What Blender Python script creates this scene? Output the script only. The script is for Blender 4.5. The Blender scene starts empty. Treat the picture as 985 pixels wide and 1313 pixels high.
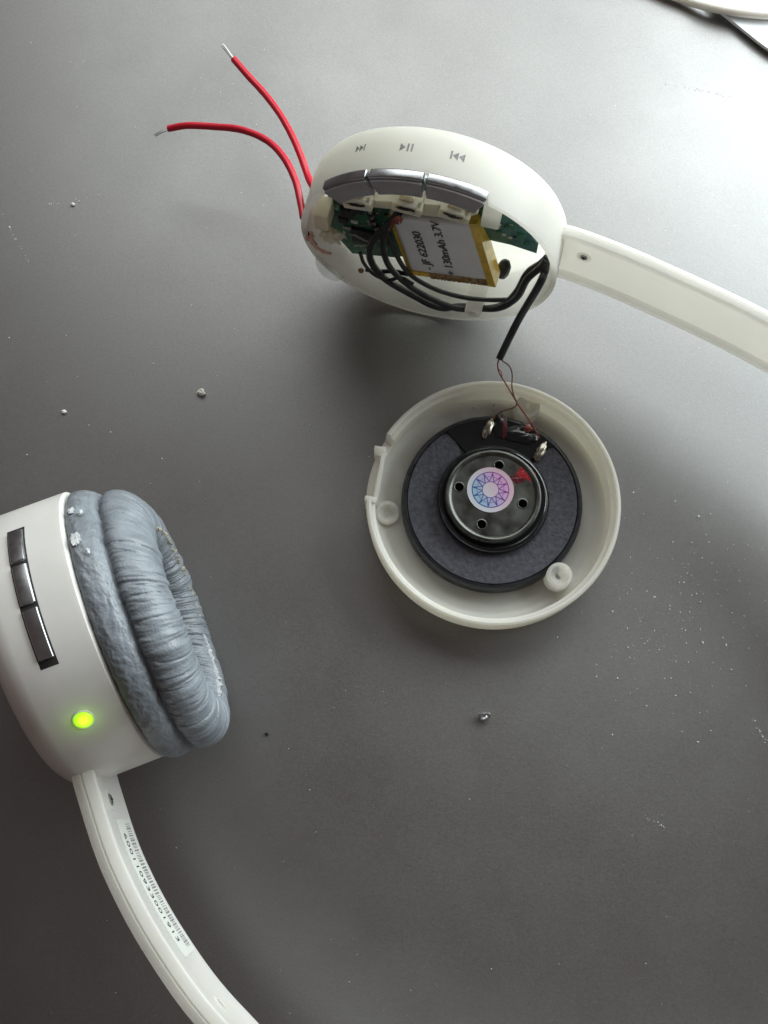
import bpy, bmesh, math, random
import numpy as np
from mathutils import Vector, Matrix, noise

# ------------------------------------------------------------------ camera, light, exposure
S = 0.001                                   # geometry below is written in millimetres
scene = bpy.context.scene
PW, PH, FPX = 985.0, 1313.0, 1346.0         # photograph size and focal length in its pixels
DIST, TILT = 240.0, math.radians(15.0)
CAM = np.array([0, -DIST*math.sin(TILT), DIST*math.cos(TILT)])
FWD = np.array([0, math.sin(TILT), -math.cos(TILT)])
UPV = np.array([0, math.cos(TILT), math.sin(TILT)])
RGT = np.array([1.0, 0, 0])

cd = bpy.data.cameras.new('camera')
cam = bpy.data.objects.new('camera', cd)
scene.collection.objects.link(cam)
cam.location = CAM*S
cam.rotation_euler = (TILT, 0, 0)
cd.sensor_fit = 'VERTICAL'
cd.sensor_height = 36.0
cd.lens = 36.0*FPX/PH
cd.clip_start = 0.01
cd.clip_end = 20
scene.camera = cam

world = bpy.data.worlds.new('World')
scene.world = world
world.use_nodes = True
bgn = world.node_tree.nodes['Background']
bgn.inputs[0].default_value = (1.0, 0.79, 0.73, 1)
bgn.inputs[1].default_value = 0.085

def area_lamp(name, loc, target, sx, sy, power, col):
    l = bpy.data.lights.new(name, 'AREA')
    l.shape = 'RECTANGLE'; l.size = sx; l.size_y = sy
    l.energy = power; l.color = col
    o = bpy.data.objects.new(name, l)
    scene.collection.objects.link(o)
    o.location = loc
    d = Vector(target)-Vector(loc)
    o.rotation_euler = d.to_track_quat('-Z', 'Y').to_euler()
    return o
# the window beyond the far right corner of the table
area_lamp('window_light', (0.40, 0.27, 0.20), (0.03, 0.03, 0.02), 0.54, 0.30, 4.1, (0.90, 0.99, 1.0))
# added fill lamp for table glare, standing in for light off wall and ceiling
area_lamp('bounce_fill', (0.06, 0.46, 0.40), (0.02, 0.06, 0.0), 0.62, 0.34, 2.0, (0.95, 1.0, 0.97))

vs = scene.view_settings
vs.view_transform = 'Standard'; vs.look = 'None'; vs.gamma = 1.0; vs.exposure = 0.22
vs.use_curve_mapping = False
scene.cycles.use_denoising = True
scene.cycles.max_bounces = 10

random.seed(7)

# ------------------------------------------------------------------ pixel helpers
def ray(x, y):
    return FWD + RGT*(x-PW/2)/FPX + UPV*(PH/2-y)/FPX
def pz(x, y, z):
    d = ray(x, y)
    return CAM + d*(z-CAM[2])/d[2]
class Cup:
    """frame of an ear cup: A along its axis (towards the ear), T along the table, Z up"""
    def __init__(s, c, ang, R, right):
        s.C = np.array(c, float); s.R = R
        s.A = np.array([math.cos(ang), math.sin(ang), 0])
        s.T = np.array([-s.A[1], s.A[0], 0])*(1 if right else -1)
        s.Z = np.array([0, 0, 1.0])
    def at(s, t, h, z): return s.C + s.T*t + s.A*h + s.Z*z
    def pol(s, r, th, h): return s.C + s.T*(r*math.sin(th)) + s.Z*(r*math.cos(th)) + s.A*h
    def px(s, x, y, h, rmax=None):
        d = ray(x, y); k = (h-(CAM-s.C)@s.A)/(d@s.A)
        p = CAM+d*k
        if rmax:
            q = p-s.C; t, z = q@s.T, q@s.Z; r = math.hypot(t, z)
            if r > rmax: p = s.at(t*rmax/r, h, z*rmax/r)
        return p
    def wall(s, x, y, R=None):
        """theta, h where the ray of a pixel meets the outer wall"""
        R = R or s.R
        d = ray(x, y); o = CAM-s.C
        dt, dz, ot, oz = d@s.T, d@s.Z, o@s.T, o@s.Z
        a, b, c = dt*dt+dz*dz, 2*(dt*ot+dz*oz), ot*ot+oz*oz-R*R
        k = (-b-math.sqrt(max(b*b-4*a*c, 0)))/(2*a)
        q = o+d*k
        return math.atan2(q@s.T, q@s.Z), q@s.A

# ------------------------------------------------------------------ mesh helpers
ORG = {}
def mesh(name, verts, faces, mat, parent=None, sharp=38, origin=None, mats=None):
    v = np.array(verts, float)
    if origin is None:
        c = (v.min(0)+v.max(0))/2
        if parent is None: c[2] = v[:, 2].min()
        origin = c
    me = bpy.data.meshes.new(name)
    me.from_pydata(((v-origin)*S).tolist(), [], [list(f) for f in faces])
    bm = bmesh.new(); bm.from_mesh(me)
    bmesh.ops.recalc_face_normals(bm, faces=bm.faces)
    bm.to_mesh(me); bm.free()
    for p in me.polygons: p.use_smooth = sharp is not None
    if sharp is not None: me.set_sharp_from_angle(angle=math.radians(sharp))
    me.materials.append(mat)
    o = bpy.data.objects.new(name, me)
    scene.collection.objects.link(o)
    ORG[o.name] = np.array(origin, float)
    if parent is not None:
        o.parent = parent
        o.location = (ORG[o.name]-ORG[parent.name])*S
    else:
        o.location = ORG[o.name]*S
    return o
def tag(o, label=None, cat=None, group=None, kind=None):
    if label: o['label'] = label
    if cat: o['category'] = cat
    if group: o['group'] = group
    if kind: o['kind'] = kind
    return o
def thing(name, loc, label, cat, group=None):
    o = bpy.data.objects.new(name, None)
    scene.collection.objects.link(o)
    o.empty_display_size = 0.005
    ORG[o.name] = np.array(loc, float)
    o.location = ORG[o.name]*S
    return tag(o, label, cat, group)

def loft(rings, closed=True, cap=True, loop=False):
    """rings of points -> verts, faces; closed: each ring is a loop; loop: last ring joins the first"""
    n = len(rings[0]); V = [p for r in rings for p in r]; F = []
    m = len(rings)
    for i in range(m if loop else m-1):
        a, b = i*n, ((i+1) % m)*n
        for j in range(n if closed else n-1):
            k = (j+1) % n
            F.append((a+j, a+k, b+k, b+j))
    if cap and closed and not loop:
        F.append(tuple(range(n))[::-1]); F.append(tuple(range((m-1)*n, m*n)))
    return V, F
def join(*parts):
    V, F = [], []
    for v, f in parts:
        o = len(V); V += [np.array(p) for p in v]; F += [tuple(i+o for i in t) for t in f]
    return V, F
def lathe(prof, fn, n=128, mod=None):
    """closed profile [(r,h)...] turned about an axis; fn(r, theta, h) gives the point"""
    rings = []
    for i in range(n):
        th = 2*math.pi*i/n
        rings.append([fn(*(mod(r, th, h, j) if mod else (r, th, h))) for j, (r, h) in enumerate(prof)])
    return loft(rings, closed=True, cap=False, loop=True)
def zpol(c):
    c = np.array(c, float)
    return lambda r, th, h: c+np.array([r*math.cos(th), r*math.sin(th), h])
def spline(pts, per=10):
    P = [np.array(p, float) for p in pts]
    P = [2*P[0]-P[1]]+P+[2*P[-1]-P[-2]]
    out = []
    for i in range(1, len(P)-2):
        for k in range(per):
            t = k/per
            out.append(0.5*((2*P[i])+(-P[i-1]+P[i+1])*t+(2*P[i-1]-5*P[i]+4*P[i+1]-P[i+2])*t*t+(-P[i-1]+3*P[i]-3*P[i+1]+P[i+2])*t**3))
    out.append(P[-2])
    return out
def tube(pts, r, n=10, per=8, smooth=True, wob=0.0):
    C = spline(pts, per) if smooth else [np.array(p, float) for p in pts]
    rings = []; up = None
    for i, c in enumerate(C):
        d = C[min(i+1, len(C)-1)]-C[max(i-1, 0)]; d = d/np.linalg.norm(d)
        if up is None:
            up = np.cross(d, [0, 0, 1.0]) if abs(d[2]) < .9 else np.cross(d, [1.0, 0, 0])
        up = up-d*(up@d); up /= np.linalg.norm(up)
        s = np.cross(d, up)
        rr = r(i/(len(C)-1)) if callable(r) else r
        rr *= 1+wob*noise.noise(Vector((i*.31, c[0]*.2, c[1]*.2)))
        rings.append([c+rr*(math.cos(a)*up+math.sin(a)*s) for a in [2*math.pi*k/n for k in range(n)]])
    return loft(rings)
def box(c, ax, half, bev=0.0, seg=2):
    """bevelled box: centre, three axes, half sizes"""
    bm = bmesh.new(); bmesh.ops.create_cube(bm, size=2)
    for v in bm.verts: v.co = Vector((v.co.x*half[0], v.co.y*half[1], v.co.z*half[2]))
    if bev > 0: bmesh.ops.bevel(bm, geom=list(bm.edges), offset=bev, segments=seg, affect='EDGES', profile=.6)
    bm.verts.index_update()
    V = [np.array(c)+ax[0]*v.co.x+ax[1]*v.co.y+ax[2]*v.co.z for v in bm.verts]
    F = [tuple(v.index for v in f.verts) for f in bm.faces]
    bm.free()
    return V, F
def plate(loops, fn, thick):
    """flat plate with holes: 2D loops (first outer), fn(u, v, w) -> point"""
    cu = bpy.data.curves.new('plate', 'CURVE'); cu.dimensions = '2D'; cu.fill_mode = 'BOTH'
    cu.extrude = .5
    for lp in loops:
        s = cu.splines.new('POLY'); s.points.add(len(lp)-1); s.use_cyclic_u = True
        for i, (u, v) in enumerate(lp): s.points[i].co = (u, v, 0, 1)
    return flat_to(cu, fn, thick)
def flat_to(cu, fn, thick):
    o = bpy.data.objects.new('tmp', cu); scene.collection.objects.link(o)
    dg = bpy.context.evaluated_depsgraph_get()
    me = o.evaluated_get(dg).to_mesh()
    bm = bmesh.new(); bm.from_mesh(me); bmesh.ops.remove_doubles(bm, verts=bm.verts, dist=1e-5)
    bm.verts.index_update()
    V = [fn(v.co.x, v.co.y, (v.co.z+.5)*thick) for v in bm.verts]
    F = [tuple(v.index for v in f.verts) for f in bm.faces]
    bm.free()
    o.evaluated_get(dg).to_mesh_clear()
    bpy.data.objects.remove(o); bpy.data.curves.remove(cu)
    return V, F
def text(body, size, fn, thick=0.03, spacing=1.0, off=0.0):
    cu = bpy.data.curves.new('text', 'FONT'); cu.body = body; cu.size = size
    cu.align_x = 'LEFT'; cu.extrude = .5; cu.space_character = spacing; cu.offset = off
    cu.resolution_u = 3
    return flat_to(cu, fn, thick)
def circle(cx, cy, r, n=28):
    return [(cx+r*math.cos(2*math.pi*i/n), cy+r*math.sin(2*math.pi*i/n)) for i in range(n)]
def blob(c, rx, ry, rz, amp=.25, fr=1.0, seed=0, sub=3, ax=None):
    bm = bmesh.new(); bmesh.ops.create_icosphere(bm, subdivisions=sub, radius=1)
    ax = ax or [np.array([1., 0, 0]), np.array([0, 1., 0]), np.array([0, 0, 1.])]
    bm.verts.index_update(); V = []
    for v in bm.verts:
        k = 1+amp*noise.noise(v.co*fr*1.7+Vector((seed*3.1, seed*1.7, seed)))
        V.append(np.array(c)+ax[0]*v.co.x*rx*k+ax[1]*v.co.y*ry*k+ax[2]*v.co.z*rz*k)
    F = [tuple(v.index for v in f.verts) for f in bm.faces]; bm.free()
    return V, F

# ------------------------------------------------------------------ materials
def mat(name, col, rough=.5, metal=0.0, spec=.5, sss=0.0, sssr=(1, .75, .5), sscale=3.0, var=0.0, vscale=300, bump=0.0, bscale=1500,
        coat=0.0, thin=0.0, emis=None, estr=0.0, trans=0.0, rvar=0.0, alpha=1.0):
    m = bpy.data.materials.new(name); m.use_nodes = True
    nt = m.node_tree; N = nt.nodes; L = nt.links
    b = N['Principled BSDF']
    b.inputs['Base Color'].default_value = (*col, 1)
    b.inputs['Roughness'].default_value = rough
    b.inputs['Metallic'].default_value = metal
    b.inputs['Specular IOR Level'].default_value = spec
    b.inputs['Coat Weight'].default_value = coat
    b.inputs['Transmission Weight'].default_value = trans
    b.inputs['Alpha'].default_value = alpha
    if sss:
        b.inputs['Subsurface Weight'].default_value = sss
        b.inputs['Subsurface Radius'].default_value = sssr
        b.inputs['Subsurface Scale'].default_value = sscale*S
    if emis:
        b.inputs['Emission Color'].default_value = (*emis, 1)
        b.inputs['Emission Strength'].default_value = estr
    if thin:
        tr = N.new('ShaderNodeBsdfTranslucent'); tr.inputs['Color'].default_value = (min(.985, col[0]*1.12), min(.975, col[1]*1.12), min(.96, col[2]*1.12), 1)
        ms = N.new('ShaderNodeMixShader'); ms.inputs[0].default_value = thin
        L.new(b.outputs[0], ms.inputs[1]); L.new(tr.outputs[0], ms.inputs[2]); L.new(ms.outputs[0], N['Material Output'].inputs['Surface'])
    if var or bump or rvar:
        tc = N.new('ShaderNodeTexCoord')
        n = N.new('ShaderNodeTexNoise'); n.inputs['Scale'].default_value = vscale; n.inputs['Detail'].default_value = 5
        L.new(tc.outputs['Object'], n.inputs['Vector'])
        if var:
            r = N.new('ShaderNodeMapRange'); r.inputs['From Min'].default_value = .3; r.inputs['From Max'].default_value = .7
            r.inputs['To Min'].default_value = 1-var; r.inputs['To Max'].default_value = 1+var
            L.new(n.outputs['Fac'], r.inputs['Value'])
            mx = N.new('ShaderNodeVectorMath'); mx.operation = 'SCALE'; mx.inputs[0].default_value = col
            L.new(r.outputs[0], mx.inputs['Scale']); L.new(mx.outputs[0], b.inputs['Base Color'])
        if rvar:
            r2 = N.new('ShaderNodeMapRange'); r2.inputs['From Min'].default_value = .3; r2.inputs['From Max'].default_value = .7
            r2.inputs['To Min'].default_value = max(rough-rvar, .02); r2.inputs['To Max'].default_value = rough+rvar
            L.new(n.outputs['Fac'], r2.inputs['Value']); L.new(r2.outputs[0], b.inputs['Roughness'])
        if bump:
            n2 = N.new('ShaderNodeTexNoise'); n2.inputs['Scale'].default_value = bscale; n2.inputs['Detail'].default_value = 4
            L.new(tc.outputs['Object'], n2.inputs['Vector'])
            bp = N.new('ShaderNodeBump'); bp.inputs['Strength'].default_value = bump; bp.inputs['Distance'].default_value = 0.0002
            L.new(n2.outputs['Fac'], bp.inputs['Height']); L.new(bp.outputs[0], b.inputs['Normal'])
    return m

M = {}
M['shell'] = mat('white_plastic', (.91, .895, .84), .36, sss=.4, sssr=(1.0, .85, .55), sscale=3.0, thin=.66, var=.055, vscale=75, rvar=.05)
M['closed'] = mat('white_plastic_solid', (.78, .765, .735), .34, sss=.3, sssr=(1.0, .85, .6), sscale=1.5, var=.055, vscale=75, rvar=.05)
M['dish'] = mat('white_plastic_dish', (.87, .85, .785), .36, sss=.4, sssr=(1.0, .85, .55), sscale=3.0, thin=.38, var=.055, vscale=75, rvar=.05)
M['cream'] = mat('cream_plastic', (.78, .73, .58), .42, sss=.8, sssr=(1.0, .8, .45), sscale=3.0, var=.05, vscale=160)
M['band'] = mat('band_plastic', (.89, .875, .835), .34, thin=.42, sss=.3, sssr=(1.0, .85, .6), sscale=2.2, var=.055, vscale=75, rvar=.05)
M['chrome'] = mat('chrome_plating', (.42, .43, .45), .30, metal=1.0, rvar=.06, vscale=500)
M['satin'] = mat('satin_grey_plastic', (.40, .385, .41), .42, var=.08, vscale=500)
M['dark'] = mat('dark_gap', (.02, .018, .017), .6)
M['print'] = mat('grey_print', (.24, .23, .23), .6, var=.4, vscale=1500)
M['ink'] = mat('black_ink', (.04, .045, .05), .6, var=.4, vscale=2500)
M['vinyl'] = mat('grey_vinyl', (.215, .24, .268), .38, var=.18, vscale=260, bump=.5, bscale=2200, rvar=.1)
M['cloth'] = mat('brown_cloth', (.12, .09, .07), .9, bump=.8, bscale=3000)
M['torn'] = mat('torn_lining', (.62, .58, .47), .4, var=.35, vscale=700)
M['flake'] = mat('peeled_vinyl', (.70, .72, .74), .6, var=.2, vscale=700)
M['pcb'] = mat('green_circuit_board', (.03, .15, .085), .35, var=.5, vscale=900, bump=.3, bscale=1800)
M['pcb2'] = mat('teal_circuit_board', (.07, .20, .18), .35, var=.35, vscale=500, bump=.3, bscale=1800)
M['chip'] = mat('chip_black', (.018, .018, .022), .35)
M['solder'] = mat('solder', (.46, .43, .37), .27, metal=1.0, bump=.15, bscale=900, rvar=.1, vscale=900, var=.3)
M['bead'] = mat('bright_solder', (.72, .75, .78), .16, metal=1.0)
M['tin'] = mat('tinned_wire', (.45, .45, .46), .35, metal=1.0)
M['copper'] = mat('enamelled_copper', (.34, .10, .07), .35, metal=.6)
M['brown_wire'] = mat('brown_enamel', (.22, .11, .07), .35, metal=.4)
M['red'] = mat('red_insulation', (.62, .012, .035), .35, sss=.2, sscale=.5, spec=.6)
M['pink'] = mat('pink_glue', (.74, .45, .41), .35, sss=.5, sscale=1.0)
M['rubber'] = mat('black_insulation', (.022, .025, .028), .42, var=.2, vscale=600, rvar=.1)
M['foil'] = mat('battery_foil', (.84, .86, .87), .40, metal=.12, var=.05, vscale=150, bump=.25, bscale=350, rvar=.08)
M['kapton'] = mat('yellow_tape', (.74, .50, .07), .28, sss=.2, sscale=.6, var=.2, vscale=600, coat=.3)
M['kapton2'] = mat('brown_tape', (.26, .15, .035), .22, var=.6, vscale=700, coat=.5, bump=.9, bscale=500)
M['black'] = mat('black_plastic', (.013, .014, .018), .35, rvar=.12, vscale=300)
M['gloss'] = mat('glossy_black', (.008, .010, .013), .18, coat=.3, bump=.12, bscale=350)
M['felt'] = mat('grey_damping_paper', (.075, .075, .092), .75, var=.30, vscale=900, bump=.9, bscale=1600, spec=.35)
M['steel'] = mat('plated_steel', (.13, .135, .125), .34, metal=1.0, var=.2, vscale=250, rvar=.10)
M['redgloss'] = mat('red_gloss', (.35, .012, .02), .3, coat=.4)
M['maroon'] = mat('maroon_gloss', (.10, .008, .015), .25, coat=.4)
M['sticker'] = mat('sticker_paper', (.74, .72, .74), .5)
M['glue'] = mat('clear_glue', (.75, .80, .85), .08, trans=.75, spec=.7)
M['clear'] = mat('clear_plastic', (.92, .93, .92), .12, alpha=.3)
M['label'] = mat('label_paper', (.64, .65, .60), .5)
M['led'] = mat('lit_led', (.4, .8, .02), .4, emis=(.50, 1.0, .01), estr=1.15)
ln = M['led'].node_tree; lt = ln.nodes.new('ShaderNodeTexCoord'); lg = ln.nodes.new('ShaderNodeVectorMath'); lg.operation = 'LENGTH'
lr = ln.nodes.new('ShaderNodeMapRange'); lr.inputs['From Min'].default_value = .0004; lr.inputs['From Max'].default_value = .0018
lc = ln.nodes.new('ShaderNodeValToRGB'); lc.color_ramp.elements[0].color = (.80, 1.0, .06, 1); lc.color_ramp.elements[1].color = (.16, .55, .0, 1)
ln.links.new(lt.outputs['Object'], lg.inputs[0]); ln.links.new(lg.outputs['Value'], lr.inputs['Value']); ln.links.new(lr.outputs[0], lc.inputs[0])
ln.links.new(lc.outputs[0], ln.nodes['Principled BSDF'].inputs['Emission Color'])
M['crumb'] = mat('white_crumb', (.82, .80, .74), .5, sss=.3, sscale=.6)
M['cable'] = mat('white_cable', (.84, .83, .78), .3, sss=.4, sscale=1.5)
M['lid'] = mat('plastic_box', (.82, .84, .86), .3, sss=.2, sscale=1.0)

def grad_print(name):
    """blue to magenta print on the round sticker, by position along the sticker"""
    m = bpy.data.materials.new(name); m.use_nodes = True
    N = m.node_tree.nodes; L = m.node_tree.links; b = N['Principled BSDF']
    tc = N.new('ShaderNodeTexCoord'); sp = N.new('ShaderNodeSeparateXYZ'); L.new(tc.outputs['Object'], sp.inputs[0])
    ad = N.new('ShaderNodeMath'); ad.operation = 'MULTIPLY_ADD'; ad.inputs[1].default_value = .5
    L.new(sp.outputs['Y'], ad.inputs[0]); L.new(sp.outputs['X'], ad.inputs[2])
    r = N.new('ShaderNodeMapRange'); r.inputs['From Min'].default_value = -.0035; r.inputs['From Max'].default_value = .0035
    L.new(ad.outputs[0], r.inputs['Value'])
    cr = N.new('ShaderNodeValToRGB')
    return m, r, cr, L, b
m, r, cr, L, b = grad_print('sticker_print')
cr.color_ramp.elements[0].color = (.02, .07, .30, 1); cr.color_ramp.elements[1].color = (.24, .03, .28, 1)
L.new(r.outputs[0], cr.inputs[0]); L.new(cr.outputs[0], b.inputs['Base Color']); M['stprint'] = m
m, r, cr, L, b = grad_print('sticker_tint')
cr.color_ramp.elements[0].color = (.30, .50, .66, 1); cr.color_ramp.elements[1].color = (.66, .36, .62, 1)
L.new(r.outputs[0], cr.inputs[0]); L.new(cr.outputs[0], b.inputs['Base Color']); M['sttint'] = m
m, r, cr, L, b = grad_print('sticker_ground')
cr.color_ramp.elements[0].color = (.60, .63, .70, 1); cr.color_ramp.elements[1].color = (.66, .46, .56, 1)
L.new(r.outputs[0], cr.inputs[0]); L.new(cr.outputs[0], b.inputs['Base Color']); M['stground'] = m

def table_material():
    m = bpy.data.materials.new('grey_laminate'); m.use_nodes = True
    N = m.node_tree.nodes; L = m.node_tree.links; b = N['Principled BSDF']
    tc = N.new('ShaderNodeTexCoord')
    def nz(scale, det, rough=.5):
        n = N.new('ShaderNodeTexNoise'); n.inputs['Scale'].default_value = scale; n.inputs['Detail'].default_value = det
        n.inputs['Roughness'].default_value = rough
        L.new(tc.outputs['Object'], n.inputs['Vector']); return n
    def rng(src, a, b_, c, d):
        r = N.new('ShaderNodeMapRange'); r.inputs['From Min'].default_value = a; r.inputs['From Max'].default_value = b_
        r.inputs['To Min'].default_value = c; r.inputs['To Max'].default_value = d
        L.new(src, r.inputs['Value']); return r.outputs[0]
    def mul(x, y):
        k = N.new('ShaderNodeMath'); k.operation = 'MULTIPLY'; L.new(x, k.inputs[0]); L.new(y, k.inputs[1]); return k.outputs[0]
    big = nz(14, 4); fine = nz(1500, 3, .7); grain = nz(2600, 2, .8)
    k = mul(mul(rng(big.outputs['Fac'], .3, .7, .90, 1.10), rng(fine.outputs['Fac'], .3, .7, .90, 1.10)), rng(grain.outputs['Fac'], .25, .75, .80, 1.20))
    tint = N.new('ShaderNodeMix'); tint.data_type = 'RGBA'
    tint.inputs[6].default_value = (.040, .030, .028, 1); tint.inputs[7].default_value = (.033, .031, .030, 1)
    L.new(nz(30, 3).outputs['Fac'], tint.inputs[0])
    mx = N.new('ShaderNodeVectorMath'); mx.operation = 'SCALE'
    L.new(tint.outputs[2], mx.inputs[0]); L.new(k, mx.inputs['Scale']); L.new(mx.outputs[0], b.inputs['Base Color'])
    sm = nz(24, 6, .62); fl = nz(3800, 2, .9)
    ad = N.new('ShaderNodeMath'); ad.operation = 'ADD'
    L.new(rng(sm.outputs['Fac'], .3, .7, .43, .52), ad.inputs[0]); L.new(rng(fl.outputs['Fac'], .3, .7, -.09, .09), ad.inputs[1])
    L.new(ad.outputs[0], b.inputs['Roughness'])
    L.new(rng(nz(3300, 2, .8).outputs['Fac'], .25, .75, 2.55, 3.25), b.inputs['IOR'])
    bp = N.new('ShaderNodeBump'); bp.inputs['Strength'].default_value = .2; bp.inputs['Distance'].default_value = .00006
    L.new(fine.outputs['Fac'], bp.inputs['Height']); L.new(bp.outputs[0], b.inputs['Normal'])
    return m

# ------------------------------------------------------------------ the table
AX = [np.array([1., 0, 0]), np.array([0, 1., 0]), np.array([0, 0, 1.])]
v, f = box((0, 0, -12), AX, (420, 420, 12), 1.5)
tag(mesh('table_top', v, f, table_material(), origin=np.array([0, 0, -24.])), kind='structure')

# ------------------------------------------------------------------ headphones
RS = 28.0
C1 = Cup((-51.6, -29.8, 28.3), math.radians(21.16), 27.3, False)        # closed cup: A towards the ear, T towards the band
C2 = Cup((9.27, 49.2, 28.1), math.radians(-103.85), RS, True)          # opened cup
hp = thing('headphones', (0, 0, 0), 'white plastic headphones with one ear cup opened and the other padded in grey vinyl', 'headphones')

# --- headband: reference line is the inner edge of the band, height 18
BH = 9.0
def band_line():
    st = C1.C+C1.T*25-C1.A*11; en = C2.C+C2.T*25-C2.A*6.5
    P = [(st[0], st[1], 28), (-51.3, -61.6, 28), (-46.1, -73.9, 28), (-37.9, -87, 28), (-27, -100, 27), (-10, -114.5, 23), (18, -127, 17),
         (55, -127, 11.5), (88, -114, 9.3), (107, -91, 11), (116, -62, 16), (118, -30, 21), (113, -4, 26), (100, 12, 27.5), (89, 22, 28), (77.5, 29.6, 28), (67.7, 35.2, 28),
         (58.5, 40.0, 28), (49.3, 44.6, 28), (39.1, 48.9, 28), (en[0], en[1], 28)]
    return spline(P, 14)
BL = band_line()
BS = np.concatenate([[0], np.cumsum([np.linalg.norm(BL[i+1]-BL[i]) for i in range(len(BL)-1)])])
def band_frame(s):
    i = int(min(max(np.searchsorted(BS, s)-1, 0), len(BL)-2))
    k = (s-BS[i])/(BS[i+1]-BS[i])
    c = BL[i]*(1-k)+BL[i+1]*k
    a = BL[max(i-3, 0)]; b_ = BL[min(i+4, len(BL)-1)]
    d = b_-a; d[2] = 0; d /= np.linalg.norm(d)
    return c, np.array([-d[1], d[0], 0])
SEC = [(-.5, BH), (-1.9, BH+.1), (-2.05, BH-.45), (-2.25, BH-.45), (-2.4, BH+.05), (-3.5, BH-.1), (-4.1, BH-.7), (-4.3, BH-2), (-4.5, 0), (-4.3, -BH+2), (-4.1, -BH+.6), (-3.4, -BH),
       (-.5, -BH), (-.1, -BH+.15), (0, -BH+.6), (0, -BH+1.6), (-.25, -BH+2.3), (-.25, BH-2.3), (0, BH-1.6), (0, BH-.6), (-.1, BH-.15)]
rings = []
Ltot = BS[-1]
for i in range(len(BL)):
    c, n = band_frame(BS[i])
    th = 1.0-.30*max(0, min(1, (BS[i]/Ltot-.55)/.2))
    lip = max(0, min(1, (BS[i]/Ltot-.55)/.2))
    rings.append([c+n*(a*th-(.75*lip if a == -.25 else 0))+np.array([0, 0, b_*(1 if a != -.25 else 1-.04*lip)]) for a, b_ in SEC])
v, f = loft(rings)
tag(mesh('headband', v, f, M['band'], hp), 'curved white plastic band, lying on its edge')

def band_s(x, y, z):
    """arc length on the band nearest to a pixel taken at height z"""
    p = pz(x, y, z)
    return BS[int(np.argmin([np.hypot(*(p-q)[:2]) for q in BL]))]
def on_band(s, v_, out=.03):
    c, n = band_frame(s)
    return c+n*out+np.array([0, 0, v_])

# screws and a screw recess on the band
def band_screw(s, v_, r=1.15, dn=0.0):
    c, n = band_frame(s); d = np.cross(n, [0, 0, 1.0])
    o = c+np.array([0, 0, v_])-n*(.25+dn)
    fn = lambda rr, th, h: o+d*(rr*math.cos(th))+np.array([0, 0, rr*math.sin(th)])+n*h
    ring = lathe([(r+.75, 0), (r+.75, .22), (r+.1, .22), (r+.05, .05), (r, 0)], fn, 28)
    well = mesh('screw_recess', *ring, M['shell'], hp)
    head = lathe([(.001, .02), (r, .02), (r, .28), (r*.7, .42), (.001, .46)], fn, 24)
    h_ = mesh('screw_head', *head, M['tin'], well)
    cr_ = join(box(o+n*.47, [d, np.array([0, 0, 1.]), n], (r*.62, .16, .05)), box(o+n*.475, [d, np.array([0, 0, 1.]), n], (.16, r*.62, .05)))
    mesh('cross_slot', *cr_, M['dark'], well)
sA = band_s(141, 1025, 30); band_screw(sA+.3, 2.0)
sB = band_s(750, 330, 30); band_screw(sB, 1.5, r=.8, dn=.7)
c, n = band_frame(band_s(283, 1282, 30)); d = np.cross(n, [0, 0, 1.0]); o = c+np.array([0, 0, 1.5])-n*.25
fn = lambda rr, th, h: o+d*(rr*math.cos(th))+np.array([0, 0, rr*math.sin(th)])+n*h
well = mesh('screw_recess', *lathe([(1.7, 0), (1.7, .2), (1.2, .2), (1.15, .03), (1.1, 0)], fn, 28), M['shell'], hp)
mesh('screw_hole', *lathe([(.001, .0), (1.12, .0), (1.12, .06), (.001, .05)], fn, 24), M['cream'], well)

# label with serial number and barcode on the inner face of the band
s0 = band_s(165, 1045, 24)+.5; s1 = s0+27.5
rings = []
for i in range(29):
    s = s0+(s1-s0)*i/28
    rings.append([on_band(s, a, o_) for a, o_ in ((-7.4, -.24), (-7.4, -.15), (2.0, -.15), (2.0, -.24))])
lab = tag(mesh('label_sticker', *loft(rings), M['label'], hp), 'pale label with a printed serial number and barcode')
v, f = text('600110933001913', 2.75, lambda u, w, k: on_band(s0+2.6+u, .1-w, -.13+k), .02, 1.08, .0)
mesh('serial_number', v, f, M['ink'], lab)
parts = []; u = s0+1.0
random.seed(3)
while u < s1-1.4:
    w = random.choice([.14, .14, .26, .38])
    parts.append(loft([[on_band(u, -6.9, -.14), on_band(u, -3.6, -.14), on_band(u, -3.6, -.115), on_band(u, -6.9, -.115)],
                       [on_band(u+w, -6.9, -.14), on_band(u+w, -3.6, -.14), on_band(u+w, -3.6, -.115), on_band(u+w, -6.9, -.115)]]))
    u += w+random.choice([.16, .2, .3])
mesh('barcode', *join(*parts), M['print'], lab)

# --- closed cup shell
prof = [(0.001, 0), (26, 0), (26.8, -.15), (27.25, -.6), (27.3, -1.4), (27.3, -9.3), (27.3, -13.5), (27.0, -15.2), (26.2, -16.8), (24.8, -17.9), (22, -18.8), (12, -19.4), (.001, -19.5)]
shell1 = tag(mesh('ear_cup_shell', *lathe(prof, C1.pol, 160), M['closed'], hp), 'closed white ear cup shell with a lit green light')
# socket where the band enters
def socket(cup, h, z=0, w=5.2, hh=10.2):
    c = cup.at(27.3, h, z)
    return box(c, [cup.A, cup.T, cup.Z], (w/2+.4, 2.6, hh), .9, 3)

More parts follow.
